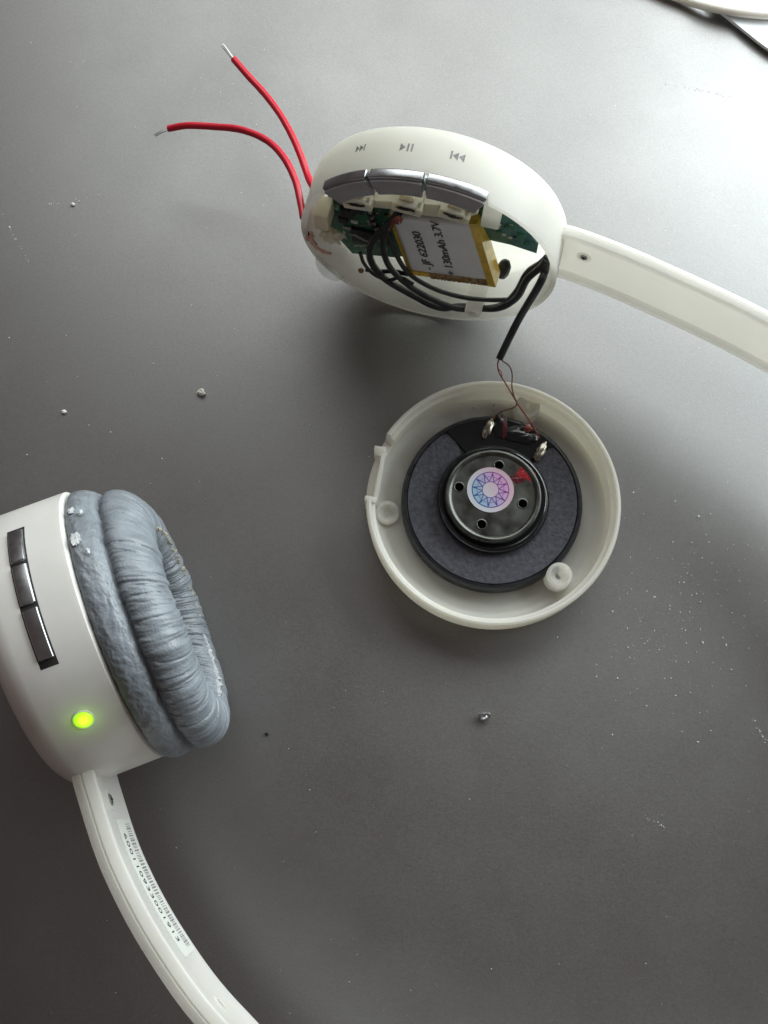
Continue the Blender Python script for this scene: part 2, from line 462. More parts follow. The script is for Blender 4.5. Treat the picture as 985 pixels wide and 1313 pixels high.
def arc_block(cup, r0, r1, h0, h1, t0, t1, bev=.35, n=14, rr=None):
    sec = []
    for (r, h, a0) in ((r1-bev, h1-bev, 0), (r0+bev, h1-bev, 90), (r0+bev, h0+bev, 180), (r1-bev, h0+bev, 270)):
        for k in range(4):
            a = math.radians(a0+k*30); sec.append((r+bev*math.cos(a), h+bev*math.sin(a)))
    rings = []
    e = .22/cup.R
    for t, sh in [(t0, .25), (t0+e, 0)]+[(t0+(t1-t0)*i/n, 0) for i in range(1, n)]+[(t1-e, 0), (t1, .25)]:
        cr_, ch = (r0+r1)/2, (h0+h1)/2
        rings.append([cup.pol(r-math.copysign(sh, r-cr_), t, h-math.copysign(sh, h-ch)) for r, h in sec])
    return loft(rings)
ta, ha = C1.wall(26, 676); tb, hb = C1.wall(56, 852)
# three chrome buttons with a dark slot around them
hm = (ha+hb)/2
tt = [C1.wall(24, 680)[0], C1.wall(30, 722)[0], C1.wall(38, 778)[0], C1.wall(56, 850)[0]]
tl, th_ = min(tt), max(tt)
mesh('button_slot', *arc_block(C1, 25.8, 27.33, hm-1.65, hm+1.65, tl-.03, th_+.045, .1), M['dark'], hp)
for i in range(3):
    a, b_ = sorted((tt[i], tt[i+1]))
    tag(mesh('push_button', *arc_block(C1, 26.1, 27.8, hm-1.35, hm+1.35, a+.012, b_-.012), M['chrome'], hp), 'chrome button on the closed ear cup')
# the light
tL, hL = C1.wall(107, 923)
nrm = C1.pol(1, tL, 0)-C1.C; pL = C1.pol(27.3, tL, hL); tu = np.cross(nrm, C1.A)
fnL = lambda r, th, h: pL+C1.A*(r*math.cos(th))+tu*(r*math.sin(th))+nrm*h
led = tag(mesh('indicator_light', *lathe([(.001, -.6), (1.6, -.6), (1.6, .02), (1.4, .28), (.85, .5), (.001, .58)], fnL, 32), M['led'], hp), 'small glowing yellow-green light')
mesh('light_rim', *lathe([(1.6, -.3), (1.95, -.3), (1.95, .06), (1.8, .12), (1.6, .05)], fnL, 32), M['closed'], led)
pl = bpy.data.lights.new('indicator_glow', 'POINT'); pl.energy = .00012; pl.color = (.45, 1, .02); pl.shadow_soft_size = .0012
po = bpy.data.objects.new('indicator_glow', pl); scene.collection.objects.link(po); po.parent = led
po.location = (pL+nrm*2.2-ORG[led.name])*S

# --- ear cushion with wrinkled vinyl
def cushion():
    key = [(27.2, .1), (29.0, .15), (30.0, .9), (30.5, 2.6), (30.3, 4.6), (29.7, 6.0), (28.8, 6.9), (28.3, 7.35), (28.9, 7.7), (29.7, 8.6), (30.1, 10.4), (29.8, 12.8), (28.6, 15.2), (26.5, 17.2),
           (23.8, 18.2), (21.0, 18.2), (18.6, 17.0), (16.9, 15.0), (16.0, 12.6), (15.7, 10), (15.9, 7.5), (16.3, 5.5)]
    key = [((a-16)*.835+16 if a > 16 else a, b_*(.80 if b_ < 7.4 else 1)-(0 if b_ < 7.4 else 1.48+(b_-7.4)*.30)) for a, b_ in key]
    pr = [p[:2] for p in spline([(a, b_, 0) for a, b_ in key], 7)]
    n, m_ = 840, len(pr)
    crease = next(i for i, p in enumerate(pr) if abs(p[0]-26.27) < .03 and abs(p[1]-5.88) < .05)
    V = []
    nr = []
    for j in range(m_):
        a, b_ = pr[max(j-1, 0)], pr[min(j+1, m_-1)]
        d = np.array([b_[0]-a[0], b_[1]-a[1]]); d /= np.linalg.norm(d); nr.append((d[1]*1.0, -d[0]*1.0))
    for i in range(n):
        th = 2*math.pi*i/n; cx, sx = math.cos(th), math.sin(th)
        for j in range(m_):
            r, h = pr[j]; ring = j > crease
            dd = abs(j-crease)/10.0; near = min(1, dd)
            wv = noise.noise(Vector((cx*3, sx*3, j*.022)))
            if ring:
                K = 13.0
                q = noise.noise(Vector((cx*K+wv*.5, sx*K+wv*.5, j*.010+5)))
                q2 = noise.noise(Vector((cx*30+wv*.8, sx*30+wv*.8, j*.016+9)))
                g = -max(0, 1-abs(q)/.10)*.24-max(0, 1-abs(q2)/.12)*.13
                g += q*.28+q2*.17+noise.noise(Vector((cx*2, sx*2, j*.03)))*.35
                inn = min(1, max(0, (j-crease-60)/25))
                g = g*(1+.5*inn)
            else:
                q = noise.noise(Vector((cx*13+wv*1.5, sx*13+wv*1.5, j*.16)))
                q2 = noise.noise(Vector((cx*30, sx*30, j*.4)))
                g = q*.15+q2*.10-max(0, 1-abs(q)/.06)*.05
            g *= .3+.7*near
            base = noise.noise(Vector((cx*1.3+4, sx*1.3, 0)))*.5
            k = max(0, h)/12.0
            V.append(C1.pol((r+nr[j][0]*g)*(.985-.045*k), th, h+nr[j][1]*g+base*min(1, h/8))+C1.T*(.4+2.6*k)-C1.Z*(.5*k))
    F = []
    for i in range(n):
        a, b_ = i*m_, ((i+1) % n)*m_
        for j in range(m_-1): F.append((a+j, a+j+1, b_+j+1, b_+j))
    return V, F
v, f = cushion()
cush = tag(mesh('ear_cushion', v, f, M['vinyl'], hp, sharp=80), 'wrinkled grey vinyl ear cushion, worn and peeling')
mesh('speaker_cloth', *lathe([(.001, 3.6), (16.6, 3.6), (16.6, 4.4), (.001, 5.0)], C1.pol, 64), M['cloth'], cush)
# ragged lining round the opening of the cushion
def ragged(t0, t1, r0, h0, hgt, seed, n=90):
    random.seed(seed); rings = []
    for i in range(n):
        t = t0+(t1-t0)*i/(n-1); k = math.sin(math.pi*i/(n-1))**.4
        hh = hgt*k*(.35+.65*abs(noise.noise(Vector((i*.37, seed, 0))))*1.6)
        ro = r0+.5*noise.noise(Vector((i*.21, seed, 3)))
        ro *= .94; lean = .9*noise.noise(Vector((i*.5, seed, 6)))
        rings.append([q+C1.T*3.0-C1.Z*.5 for q in (C1.pol(ro, t, h0-1.2), C1.pol(ro+.12, t, h0-1.2), C1.pol(ro+.1+lean, t, h0+hh), C1.pol(ro+lean, t, h0+hh))])
    return loft(rings)
mesh('torn_lining', *ragged(math.radians(-175), math.radians(-75), 18.9, 12.8, 1.5, 4, 130), M['torn'], cush)
mesh('torn_lining', *ragged(math.radians(105), math.radians(176), 18.7, 12.6, 1.1, 9, 90), M['flake'], cush)
# peeled flakes on the rim of the cushion
for (x, y, k, sd) in ((94, 684, 1.5, 1), (88, 648, 1.0, 2), (100, 650, .7, 3), (110, 700, .6, 5)):
    t, h = C1.wall(x, y, 28.0)
    nr_ = C1.pol(1, t, 0)-C1.C
    mesh('vinyl_flake', *blob(C1.pol(27.6, t, h)+C1.T*.7, k*.9, k*.55, .16, .9, 1.3, sd, 3, [np.cross(nr_, C1.A), C1.A, nr_]), M['flake'], cush)
# --- stub of red wire at the back of the closed cup
bk = C1.at(3, -18.5, -9)
mesh('red_lead_wire', *tube([bk, bk-C1.A*3+np.array([0, 1, 0]), bk-C1.A*7+np.array([0, 4, -1]), bk-C1.A*12+np.array([0, 9, -6]), (bk-C1.A*20+np.array([0, 16, 0]))*np.array([1, 1, 0])+np.array([0, 0, .9])], .8), M['red'], hp)

# --- opened cup shell, with the button notch in its rim
NT0, NT1 = math.radians(-53), math.radians(23.5)
prof = [(28, 0), (28, -10.4), (27.85, -11.4), (27.3, -12.3), (26.0, -13.0), (22, -13.6), (10, -14.1), (.001, -14.2), (.001, -12.8), (10, -12.7), (21.5, -12.3), (25.0, -11.8), (26.2, -11.0), (26.7, -9), (26.8, -.3), (27.0, 0)]
def notch(r, th, h, j):
    t = (th+math.pi) % (2*math.pi)-math.pi
    if NT0 < t < NT1 and j in (0, 14, 15): h -= 2.2
    return r, th, h
shell2 = tag(mesh('ear_cup_shell', *lathe(prof, C2.pol, 240, notch), M['shell'], hp), 'opened white ear cup shell, its wiring bare')
# printed symbols above the buttons
def icon(x, y, shapes, k=1.0):
    t0, h0 = C2.wall(x, y)
    parts = []
    for lp in shapes:
        parts.append(plate([[(a*k, b_*k) for a, b_ in lp]], lambda u, w, q: C2.pol(RS+.01+q, t0+u/RS, h0-w), .03))
    mesh('printed_symbol', *join(*parts), M['print'], shell2)
bar = lambda x, w=.22: [(x, -.75), (x+w, -.75), (x+w, .75), (x, .75)]
rtri = lambda x, w=.95: [(x, -.75), (x+w, 0), (x, .75)]
ltri = lambda x, w=.95: [(x+w, -.75), (x+w, .75), (x, 0)]
icon(463, 190, [rtri(-1.25), rtri(-.25), bar(.8)], 1.0)
icon(522, 189, [rtri(-1.2), bar(.05, .3), bar(.75, .3)], 1.15)
icon(588, 201, [bar(-1.3, .3), ltri(-.95), ltri(.1)], 1.2)
# chrome buttons in the notch
tb_ = [math.radians(a) for a in (-52, -27.2, -3.4, 22.5)]
for i in range(3):
    tag(mesh('push_button', *arc_block(C2, 24.0, 28.6, -2.0, .15, tb_[i]+.011, tb_[i+1]-.011, .4), M['chrome'], hp), 'chrome button in the rim of the opened cup')
    mesh('button_front', *arc_block(C2, 23.6, 28.0, -.4, .75, tb_[i]+.014, tb_[i+1]-.014, .3), M['satin'], scene.objects[[o.name for o in hp.children if o.name.startswith('push_button')][-1]])

# --- circuit board
def local2(p): q = p-C2.C; return (q@C2.T, q@C2.Z)
HB = -6.2
bpx = [(414, 262), (428, 246), (470, 234), (560, 234), (610, 248), (640, 262), (640, 300), (600, 318), (506, 330), (440, 328), (434, 305), (418, 288)]
lp = [local2(C2.px(x, y, HB, 25.6)) for x, y in bpx]
board = tag(mesh('circuit_board', *plate([lp, circle(*local2(C2.px(432, 268, HB)), .6, 14)], lambda u, w, q: C2.at(u, HB-1+q, w), 1.0), M['pcb'], hp, sharp=30), 'small green circuit board full of tiny parts')
bpx = [(622, 262), (650, 268), (672, 288), (690, 314), (688, 325), (655, 314), (620, 306)]
lp = [local2(C2.px(x, y, HB+.8, 25.9)) for x, y in bpx]
b2 = tag(mesh('circuit_board', *plate([lp], lambda u, w, q: C2.at(u, HB-.2+q, w), 1.0), M['pcb2'], hp, sharp=30), 'teal sliver of circuit board beside the battery')
def chip(x, y, wu, wv, hgt, m, par=board, hb=HB, rot=0.0, name='chip'):
    p = C2.px(x, y, hb); ca, sa = math.cos(rot), math.sin(rot)
    a = C2.T*ca+C2.Z*sa; b_ = C2.Z*ca-C2.T*sa
    return mesh(name, *box(p+C2.A*(hgt/2-.05), [a, b_, C2.A], (wu/2, wv/2, hgt/2), min(.12, hgt*.2), 1), M[m], par)
chip(447, 268, 3.2, 3.0, 1.5, 'chip'); chip(460, 262, 2.6, 2.2, 1.9, 'chip'); chip(441, 279, 2.2, 1.6, 1.0, 'chip')
chip(466, 300, 5.2, 5.2, 1.0, 'chip')
chip(446, 290, 2.0, 1.0, .7, 'tin', name='capacitor'); chip(455, 283, 1.6, .9, .6, 'cream', name='capacitor'); chip(474, 282, 1.2, .8, .6, 'tin', name='capacitor')
chip(437, 300, 1.6, .8, .6, 'cream', name='capacitor'); chip(492, 318, 1.7, .9, .7, 'tin', name='capacitor'); chip(500, 310, .9, 1.7, .7, 'chip', name='capacitor')
for k in range(7):                                                        # chip pins
    chip(456+k*3.2, 313.5, .28, 1.1, .35, 'solder', name='chip_pin')
    chip(456+k*3.2, 288, .28, 1.0, .35, 'solder', name='chip_pin')
for k in range(5): chip(455+k*4.2, 296+k*2.2, 2.2, .22, 1.12, 'tin', name='trace')
chip(481, 286, .8, 9.5, 1.3, 'chip', rot=math.radians(14), name='pin_strip')
for k in range(6): chip(476.5+k*2.6, 266+k*7.2, .8, .8, 1.6, 'solder', name='solder_joint', rot=.3)
for (x, y, s_) in ((655, 290, 2.2), (668, 300, 1.6), (640, 296, 1.4), (676, 312, 1.2)): chip(x, y, s_, s_*.6, .5, 'pcb', b2, HB+.8, name='chip')

random.seed(11)
for k in range(26):
    x, y = random.uniform(428, 506), random.uniform(262, 324)
    if 452 < x < 480 and 286 < y < 314: continue
    w_ = random.choice([.5, .7, .9]); chip(x, y, w_*random.choice([1, 1.8]), w_, random.uniform(.3, .6), random.choice(['tin', 'cream', 'chip', 'solder', 'chip']), name=random.choice(['capacitor', 'resistor']))
for k in range(9):
    chip(random.uniform(636, 680), random.uniform(287, 306), .8, .5, .35, random.choice(['tin', 'cream', 'chip']), b2, HB+.8, name='resistor')
# --- bracket with three switches under the buttons
for i, (x, y) in enumerate(((461, 252), (524, 257), (584, 266))):
    p = C2.px(x, y, -3.2); rot = [.12, -.06, -.16][i]
    a = C2.T*math.cos(rot)+C2.Z*math.sin(rot); b_ = C2.Z*math.cos(rot)-C2.T*math.sin(rot)
    sw = tag(mesh('switch', *box(p, [a, b_, C2.A], (3.0, 1.5, 2.3), .3), M['cream'], hp), 'small cream switch under a chrome button')
    mesh('switch_slot', *blob(p+C2.A*2.25+b_*.45, 2.0, .55, .25, .8, 1.5, i, 3, [a, b_, C2.A]), M['chip'], sw)
    mesh('switch_lug', *box(p+C2.A*1.6+a*2.6+b_*.4, [a, b_, C2.A], (.7, 1.1, 1.0), .2), M['cream'], sw)
    mesh('switch_stem', *box(p+b_*2.2+a*(-.3), [a, b_, C2.A], (1.5, 1.2, 1.2), .25), M['cream'], sw)
bpx = [(444, 252), (470, 256), (520, 259), (560, 262), (612, 266), (613, 274), (588, 281), (545, 276), (505, 268), (446, 262)]
lp = [local2(C2.px(x, y, -2.6)) for x, y in bpx]
mesh('switch_bracket', *plate([lp], lambda u, w, q: C2.at(u, -5.4+q, w), 2.9), M['cream'], hp, sharp=30)

# --- plastic posts and clips inside the opened cup
def post(x, y, hs, he, r, name='screw_post', m='shell', hole=True):
    p = C2.px(x, y, he); u, w = local2(p)
    fn = lambda rr, th, h: C2.at(u+rr*math.cos(th), h, w+rr*math.sin(th))
    pr = [(.001, hs), (r*1.12, hs), (r, he-.25), (r-.2, he), (r*.5, he), (r*.45, he-1.2), (.001, he-1.3)]
    return mesh(name, *lathe(pr, fn, 24), M[m], hp)
post(606, 402, -12, .6, 1.95)
p = C2.px(630, 280, -3.0)
mesh('clip_block', *box(p-C2.A*2.5, [C2.T, C2.Z, C2.A], (1.9, 2.9, 3.2), .45), M['shell'], hp)
p = C2.px(412, 285, -1.4, 24.0)
mesh('clip_block', *box(p-C2.A*2.2, [C2.T, C2.Z, C2.A], (1.7, 3.0, 2.6), .7), M['cream'], hp)
p = C2.px(424, 308, -1.0, 25.2)
mesh('glue_lump', *blob(p-C2.A*1.0, 2.4, 2.0, 1.5, .7, 1.3, 5, 3, [C2.T, C2.Z, C2.A]), M['cream'], hp)
p = C2.px(463, 347, -1, 26)
mesh('metal_pin', *blob(p, .7, .7, .7, .3, 1, 2, 2), M['kapton2'], hp)
p = C2.px(646, 345, -5.5)
mesh('dark_disc', *blob(p, 1.6, 4.3, 1.2, .12, 1, 4, 3, [C2.T*.96+C2.Z*.1, C2.Z, C2.A]), M['rubber'], hp)

# --- black leads inside the cup and the one that leaves it
def cp(*L): return [C2.px(x, y, h, 25.3) for x, y, h in L]
def black(pts, r, name='black_lead_wire', label=None):
    o = mesh(name, *tube(pts, r, 12, 10, wob=.06), M['rubber'], hp)
    if label: tag(o, label)
    return o
black(cp((512, 272, -3), (496, 290, -2), (478, 310, -1.2), (475, 332, -.8), (492, 356, -.8), (525, 376, -.6), (562, 394, -.6), (598, 403, -2.2), (640, 399, -1.2), (662, 382, -1), (676, 358, -1.2), (694, 342, -1.6), (713, 335, -2.5)), .82, label='thick black lead looping along the cup floor')
black(cp((506, 280, -2.5), (492, 305, -1.0), (494, 330, -.2), (508, 352, 0), (540, 376, 0), (580, 394, -.4), (612, 399, -1.6), (645, 393, -1.8), (662, 374, -2.0), (676, 350, -2.2), (694, 337, -2.6), (711, 331, -3.4)), .72)
black(cp((498, 300, -1.6), (506, 322, 0), (522, 348, .4), (548, 366, .2), (580, 378, -.8), (615, 384, -1.6), (652, 384, -2.2), (664, 379, -1.8)), .55)
black(cp((462, 324, -3), (467, 338, -2.0), (480, 352, -1.2), (498, 359, -.6), (514, 356, -.2), (530, 364, 0)), .42)
black(cp((470, 346, -3.2), (488, 348, -2.4), (505, 348, -1.6), (524, 352, -1.4)), .5)
# end of the lead that leaves the cup
EP = pz(640, 461, 12.5)
a = C2.px(711, 336, -2.6, 25.3); b_ = C2.px(702, 350, -.6, 25.3); c_ = C2.px(690, 368, 2.0); d_ = pz(664, 412, 16.5)
st = black([a, b_, c_, d_, EP], .86, label='cut black lead hanging out of the cup, fine copper strands at its end')
Z1 = 6.2
mesh('copper_strand', *tube([EP+(EP-d_)*-.05, pz(638.5, 466, 12), pz(640, 477, 11.5), pz(648, 491, 11), pz(660, 511, 10), pz(664, 518, 9.6), pz(676, 535, 8), pz(686, 551, 7.2), pz(692, 562, 6.4)], .17, 6, 8), M['copper'], st)
mesh('copper_strand', *tube([EP+(EP-d_)*-.05, pz(645, 463, 12.2), pz(653, 469, 12), pz(657, 480, 11.5), pz(656.5, 495, 11), pz(659, 508, 10.5), pz(663, 517, 10.2), pz(658, 523, 9.5), pz(645, 527, 8.5), pz(636, 533, 7), pz(630, 541, 6.4)], .17, 6, 8), M['brown_wire'], st)
mesh('copper_strand', *tube([pz(639, 473, 11.8), pz(643, 477, 11.9), pz(644, 484, 11.3), pz(648, 490, 11)], .13, 6, 6), M['copper'], st)
# coppery strands on the battery corner
bl = mesh('solder_splice', *blob(C2.px(507, 285, -1.4), .8, .45, .4, .6, 1.4, 3, 3, [C2.T, C2.Z, C2.A]), M['copper'], hp)
for k in range(4):
    mesh('copper_strand', *tube(cp((497+2*k, 296-3*k, -1.2), (504, 288-2*k, -.9+.1*k), (513, 283-k*2, -1.2), (517-k, 280+k*2, -1.8)), .16, 6, 5), M['copper'], bl)

# --- the two red leads
w1 = [(300, 76, 20), (318, 97, 21), (340, 121, 22), (360, 148, 23.5), (376, 177, 25), (387, 203, 26), (395, 226, 27)]
w2 = [(216, 165, 17), (240, 161, 18.5), (275, 162.5, 20), (310, 166.5, 22), (342, 180, 24), (364, 202, 26), (379, 232, 27.5), (386, 262, 28.5), (389, 279, 29)]
e1 = C2.pol(27.2, math.radians(-88), -9)
red1 = mesh('red_lead_wire', *tube([pz(*p) for p in w1]+[e1], .80, 12, 10, wob=.07), M['red'], hp)
tag(red1, 'red wire rising from behind the opened cup')
mesh('bare_tip', *join(*[tube([pz(303, 80, 20), pz(296+k*.5, 71-k*.4, 19.8+k*.1), pz(286+k*1.3, 57+abs(k)*1.0, 19.6+k*.2)], .26, 6, 5, wob=.3) for k in (-1, 0, 1)]), M['tin'], red1)
red2 = mesh('red_lead_wire', *tube([pz(*p) for p in w2], .80, 12, 10, wob=.07), M['red'], hp)
tag(red2, 'red wire curling out from the end of the opened cup')
mesh('bare_tip', *join(*[tube([pz(222, 165, 17), pz(209, 168.5+k*.5, 16.6+k*.1), pz(198+abs(k)*2, 173+k*1.2, 16.2+k*.2)], .22, 6, 5, wob=.3) for k in (-1, 0, 1)]), M['tin'], red2)
g1 = C2.px(397, 303, -.5, 27.9)
mesh('bare_strand', *tube([pz(388.5, 272, 29), pz(389, 286, 29), g1, C2.px(406, 314, 0, 27)], .33, 8, 6, wob=.4), M['maroon'], red2)
mesh('pink_solder_glue', *blob(g1, .9, 1.2, .8, .5, 1.2, 8), M['pink'], hp)
mesh('pink_solder_glue', *tube([g1, C2.px(405, 316, .4, 27.6), C2.px(416, 323, .5, 27.2), C2.px(424, 325, -.5, 26)], lambda t: .5-.2*t, 8, 8, wob=.6), M['pink'], hp)
# clear tape stuck to the lower rim
rings = []
for i in range(15):
    x = i/14
    row = []
    for j in range(2):
        p = C2.px(406+36*x, 326+30*x, .6+1.6*j*math.sin(math.pi*x))
        row.append(p+np.array([-.6, -.9, -.2])*(2.5*j)*(math.sin(math.pi*x)**.5))
    nn = np.array([-.3, -.6, .7])*.14
    rings.append([row[0], row[1], row[1]+nn, row[0]+nn])
mesh('clear_tape', *loft(rings), M['clear'], hp, sharp=60)

# ------------------------------------------------------------------ battery, loose inside the opened cup
TLp, TRp = C2.px(500, 278, -3.6), C2.px(606, 286, -3.6)
BLp, BRp = C2.px(524, 347, .3), C2.px(630, 364, .3)
bu = ((TRp-TLp)+(BRp-BLp))/2; bv = ((TLp-BLp)+(TRp-BRp))/2
bo = (TLp+TRp+BLp+BRp)/4
bw_, bh_ = np.linalg.norm(bu), np.linalg.norm(bv)
bn = np.cross(bu, bv); bn /= np.linalg.norm(bn)
U, Vv = bu/bw_, bv/bh_
BT = 4.2
def bat(u, w, k): return bo+bu*u+bv*w+bn*k          # u, w in -.5...5; k above the face
bat_base = bat(0, -.5, -BT)
battery = thing('battery', bat_base, 'silver foil pouch battery with yellow tape edges, tilted in the opened ear cup', 'battery')
def pouch():
    n = 28; rows = []
    for i in range(n+1):
        row = []
        for j in range(n+1):
            a, b2_ = i/n-.5, j/n-.5
            e = min(.5-abs(a), .5-abs(b2_))*2
            k = -.9*(1-min(1, e/.12))**2 + .10*noise.noise(Vector((a*5, b2_*5, 1)))
            row.append(bat(a, b2_, k))
        rows.append(row)
    V = [p for r_ in rows for p in r_]; m_ = n+1
    F = [(i*m_+j, (i+1)*m_+j, (i+1)*m_+j+1, i*m_+j+1) for i in range(n) for j in range(n)]
    # skirt and back
    per = [i*m_ for i in range(m_)]+[n*m_+j for j in range(1, m_)]+[i*m_+n for i in range(n-1, -1, -1)]+[j for j in range(n-1, 0, -1)]
    o_ = len(V)
    for k in per: V.append(V[k]-bn*(BT-1))
    L_ = len(per)
    for k in range(L_): F.append((per[k], per[(k+1) % L_], o_+(k+1) % L_, o_+k))
    F.append(tuple(range(o_, o_+L_)))
    return V, F
mesh('pouch', *pouch(), M['foil'], battery, sharp=50)
def bbox_(u0, u1, w0, w1, k0, k1, bev=.2):
    """slab on the battery given by its edges"""
    bm_c = bat((u0+u1)/2, (w0+w1)/2, (k0+k1)/2)
    return box(bm_c, [U, Vv, bn], ((u1-u0)*bw_/2, (w1-w0)*bh_/2, (k1-k0)/2), bev, 2)
def skewslab(pts, k0, k1):
    return loft([[bat(u, w, k0) for u, w in pts], [bat(u, w, k1) for u, w in pts]])
mesh('tape_strip', *skewslab([(.455, .53), (.545, .53), (.56, -.56), (.47, -.56)], -BT, .35), M['kapton'], battery, sharp=30)
mesh('tape_strip', *skewslab([(-.535, .45), (-.5, .45), (-.5, -.5), (-.535, -.5)], -BT, -.5), M['kapton'], battery, sharp=30)
mesh('tape_strip', *skewslab([(-.54, -.50), (-.25, -.50), (-.25, -.57), (-.54, -.57)], -BT+.5, -.3), M['kapton'], battery, sharp=30)
def crinkle():
    rings = []; n = 60
    for i in range(n+1):
        u = -.26+.74*i/n
        q = noise.noise(Vector((i*.35, 2, 0))); q2 = noise.noise(Vector((i*.6, 7, 0)))
        rings.append([bat(u, -.47, -.25+.25*q2), bat(u, -.52+.02*q, .05+.5*q), bat(u, -.60+.02*q2, -.35+.6*q2), bat(u, -.63, -1.6+.7*q), bat(u, -.60, -BT), bat(u, -.47, -BT)])
    return loft(rings)
mesh('tape_strip', *crinkle(), M['kapton2'], battery, sharp=25)
# lettering runs from the lower edge upwards
def blet(u0, w0): return lambda a, b2_, k: bo+bu*u0+bv*w0+Vv*a*1.0-U*b2_+bn*(.13+k)
v1 = text('- JF 622030', 2.6, blet(-.185, -.40), .02, .95, .03)
v2 = text('+ 130mAh 3.7V', 2.6, blet(.085, -.46), .02, .95, .03)
mesh('lettering', *join(v1, v2), M['ink'], battery, sharp=None)

# ------------------------------------------------------------------ ear cup cover on the table
CC = pz(633, 640, 9.0); CC[2] = 0
RC = 28.2
cover = thing('cup_cover', CC, 'round white plastic ear cup cover lying open side up on the grey table', 'cup cover')
prof = [(.001, 0), (25.4, 0), (26.8, .35), (27.6, 1.2), (27.95, 2.6), (RC, 8.3), (RC-.25, 8.85), (RC-.7, 9.0), (RC-1.1, 8.85), (RC-1.25, 8.4), (RC-1.3, 7.2), (RC-2.0, 6.9), (26.0, 2.6), (25.2, 1.8), (23.8, 1.5), (.001, 1.4)]
C0, C1a = math.radians(147), math.radians(179)
def cov(r, th, h, j):
    if C0 < th < C1a and 5 <= j <= 11: h = 4.6+(h-8.3)*.25
    return r, th, h
tag(mesh('cover_dish', *lathe(prof, zpol(CC), 270, cov), M['dish'], cover), 'shallow white dish with a notched rim')
# clip in the notch, chord across it
pa, pb = pz(493, 577, 8.0), pz(481, 641, 8.0)
d = pb-pa; ln = np.linalg.norm(d); d /= ln; nn = np.array([-d[1], d[0], 0])
mesh('clip_wall', *box((pa+pb)/2*np.array([1, 1, 0])+np.array([0, 0, 4.4]), [d, nn, AX[2]], (ln/2, .45, 3.4), .2), M['shell'], cover)
for p in (pa, pb):
    mesh('clip_end', *box(p*np.array([1, 1, 0])-nn*1.0+np.array([0, 0, 4.8]), [d, nn, AX[2]], (.5, 1.3, 4.0), .25), M['shell'], cover)
for (x, y, r, zt) in ((677, 520, 2.8, 6.0), (718, 737, 2.8, 6.3), (497, 656, 2.6, 2.9)):
    q = pz(x, y, zt); q[2] = 0
    mesh('screw_boss', *lathe([(.001, 1.3), (r+.1, 1.3), (r, zt-.2), (r-.15, zt), (r-.65, zt), (r-.9, zt-.45), (1.0, zt-1.0), (.8, zt-1.3), (.8, 1.8), (.001, 1.7)], zpol(q), 40), M['shell'], cover)
for (x, y) in ((704, 543), (768, 622)):
    q = pz(x, y, 1.4); q[2] = 0
    mesh('mould_mark', *lathe([(1.7, 1.3), (1.7, 1.52), (1.5, 1.52), (1.5, 1.3)], zpol(q), 32), M['shell'], cover)
for (x, y, r) in ((633, 519, .28), (564, 531, .15), (607, 523, .12)):
    q = pz(x, y, 1.6)
    tag(mesh('dark_speck', *blob(q, r, r*1.5, r*.6, .5, 1, int(x), 2), M['chip']), {633: 'tiny black speck inside the white cover, above the speaker magnet', 564: 'minute dark speck on the cream floor of the white cover', 607: 'faint dark speck close to the upper rim of the cover'}[x], 'speck')

# ------------------------------------------------------------------ speaker driver resting in the cover
DC = pz(630.5, 644.5, 3.5); DC[2] = 0
drv = thing('speaker_driver', DC+np.array([0, 0, 1.45]), 'round black speaker driver with grey paper ring and metal magnet, inside the white cover', 'speaker')
mesh('driver_frame', *lathe([(.001, 1.45), (19.9, 1.45), (20.4, 1.8), (20.4, 3.9), (20.2, 4.9), (19.8, 5.35), (19.3, 5.4), (19.0, 5.1), (.001, 5.1)], zpol(DC), 160), M['black'], drv)
# damping paper, open where the terminals sit
g0, g1_ = math.radians(45), math.radians(119)
lp = []
n = 120
for i in range(n+1):
    a = g1_+(2*math.pi-(g1_-g0))*i/n
    q = min(i, n-i); rr = 18.95-(1.5*(1-q/3)**2 if q < 3 else 0)
    lp.append((rr*math.cos(a), rr*math.sin(a)))
for i in range(n+1):
    a = g0-.06-(2*math.pi-(g1_-g0)-.12)*i/n
    lp.append((11.3*math.cos(a), 11.3*math.sin(a)))
mesh('damping_paper', *plate([lp], lambda u, w, q: DC+np.array([u, w, 5.0+q]), .4), M['felt'], drv, sharp=30)
mesh('magnet_ring', *lathe([(10.0, 5.0), (12.4, 5.0), (12.5, 6.3), (12.1, 7.0), (11.5, 7.3), (10.7, 7.1), (10.0, 7.0)], zpol(DC+np.array([.1, .1, 0])), 120), M['gloss'], drv)
MC = DC+np.array([-.1, .2, .9])
mag = mesh('magnet_cap', *lathe([(9.0, 5.5), (10.75, 5.5), (10.75, 7.4), (10.5, 7.85), (10.1, 8.0), (9.6, 7.85), (9.2, 7.5), (9.0, 7.3)], zpol(MC), 120), M['steel'], drv)
holes = []
for (dx, dy) in ((22, -105), (-115, -30), (98, 27), (-42, 97)):
    holes.append((dx*.0655, -dy*.0672))
mesh('vent_plate', *plate([circle(0, 0, 9.4, 90)]+[circle(x, y, .95, 24) for x, y in holes], lambda u, w, q: MC+np.array([u, w, 6.9+q]), .6), M['steel'], mag, sharp=30)
mesh('vent_backing', *lathe([(.001, 5.2), (9.2, 5.2), (9.2, 5.6), (.001, 5.6)], zpol(MC), 60), M['dark'], mag)
for x, y in holes:
    mesh('vent_rim', *lathe([(.95, 7.45), (1.3, 7.45), (1.22, 7.58), (1.05, 7.62), (.95, 7.55)], zpol(MC+np.array([x, y, 0])), 24), M['steel'], mag)
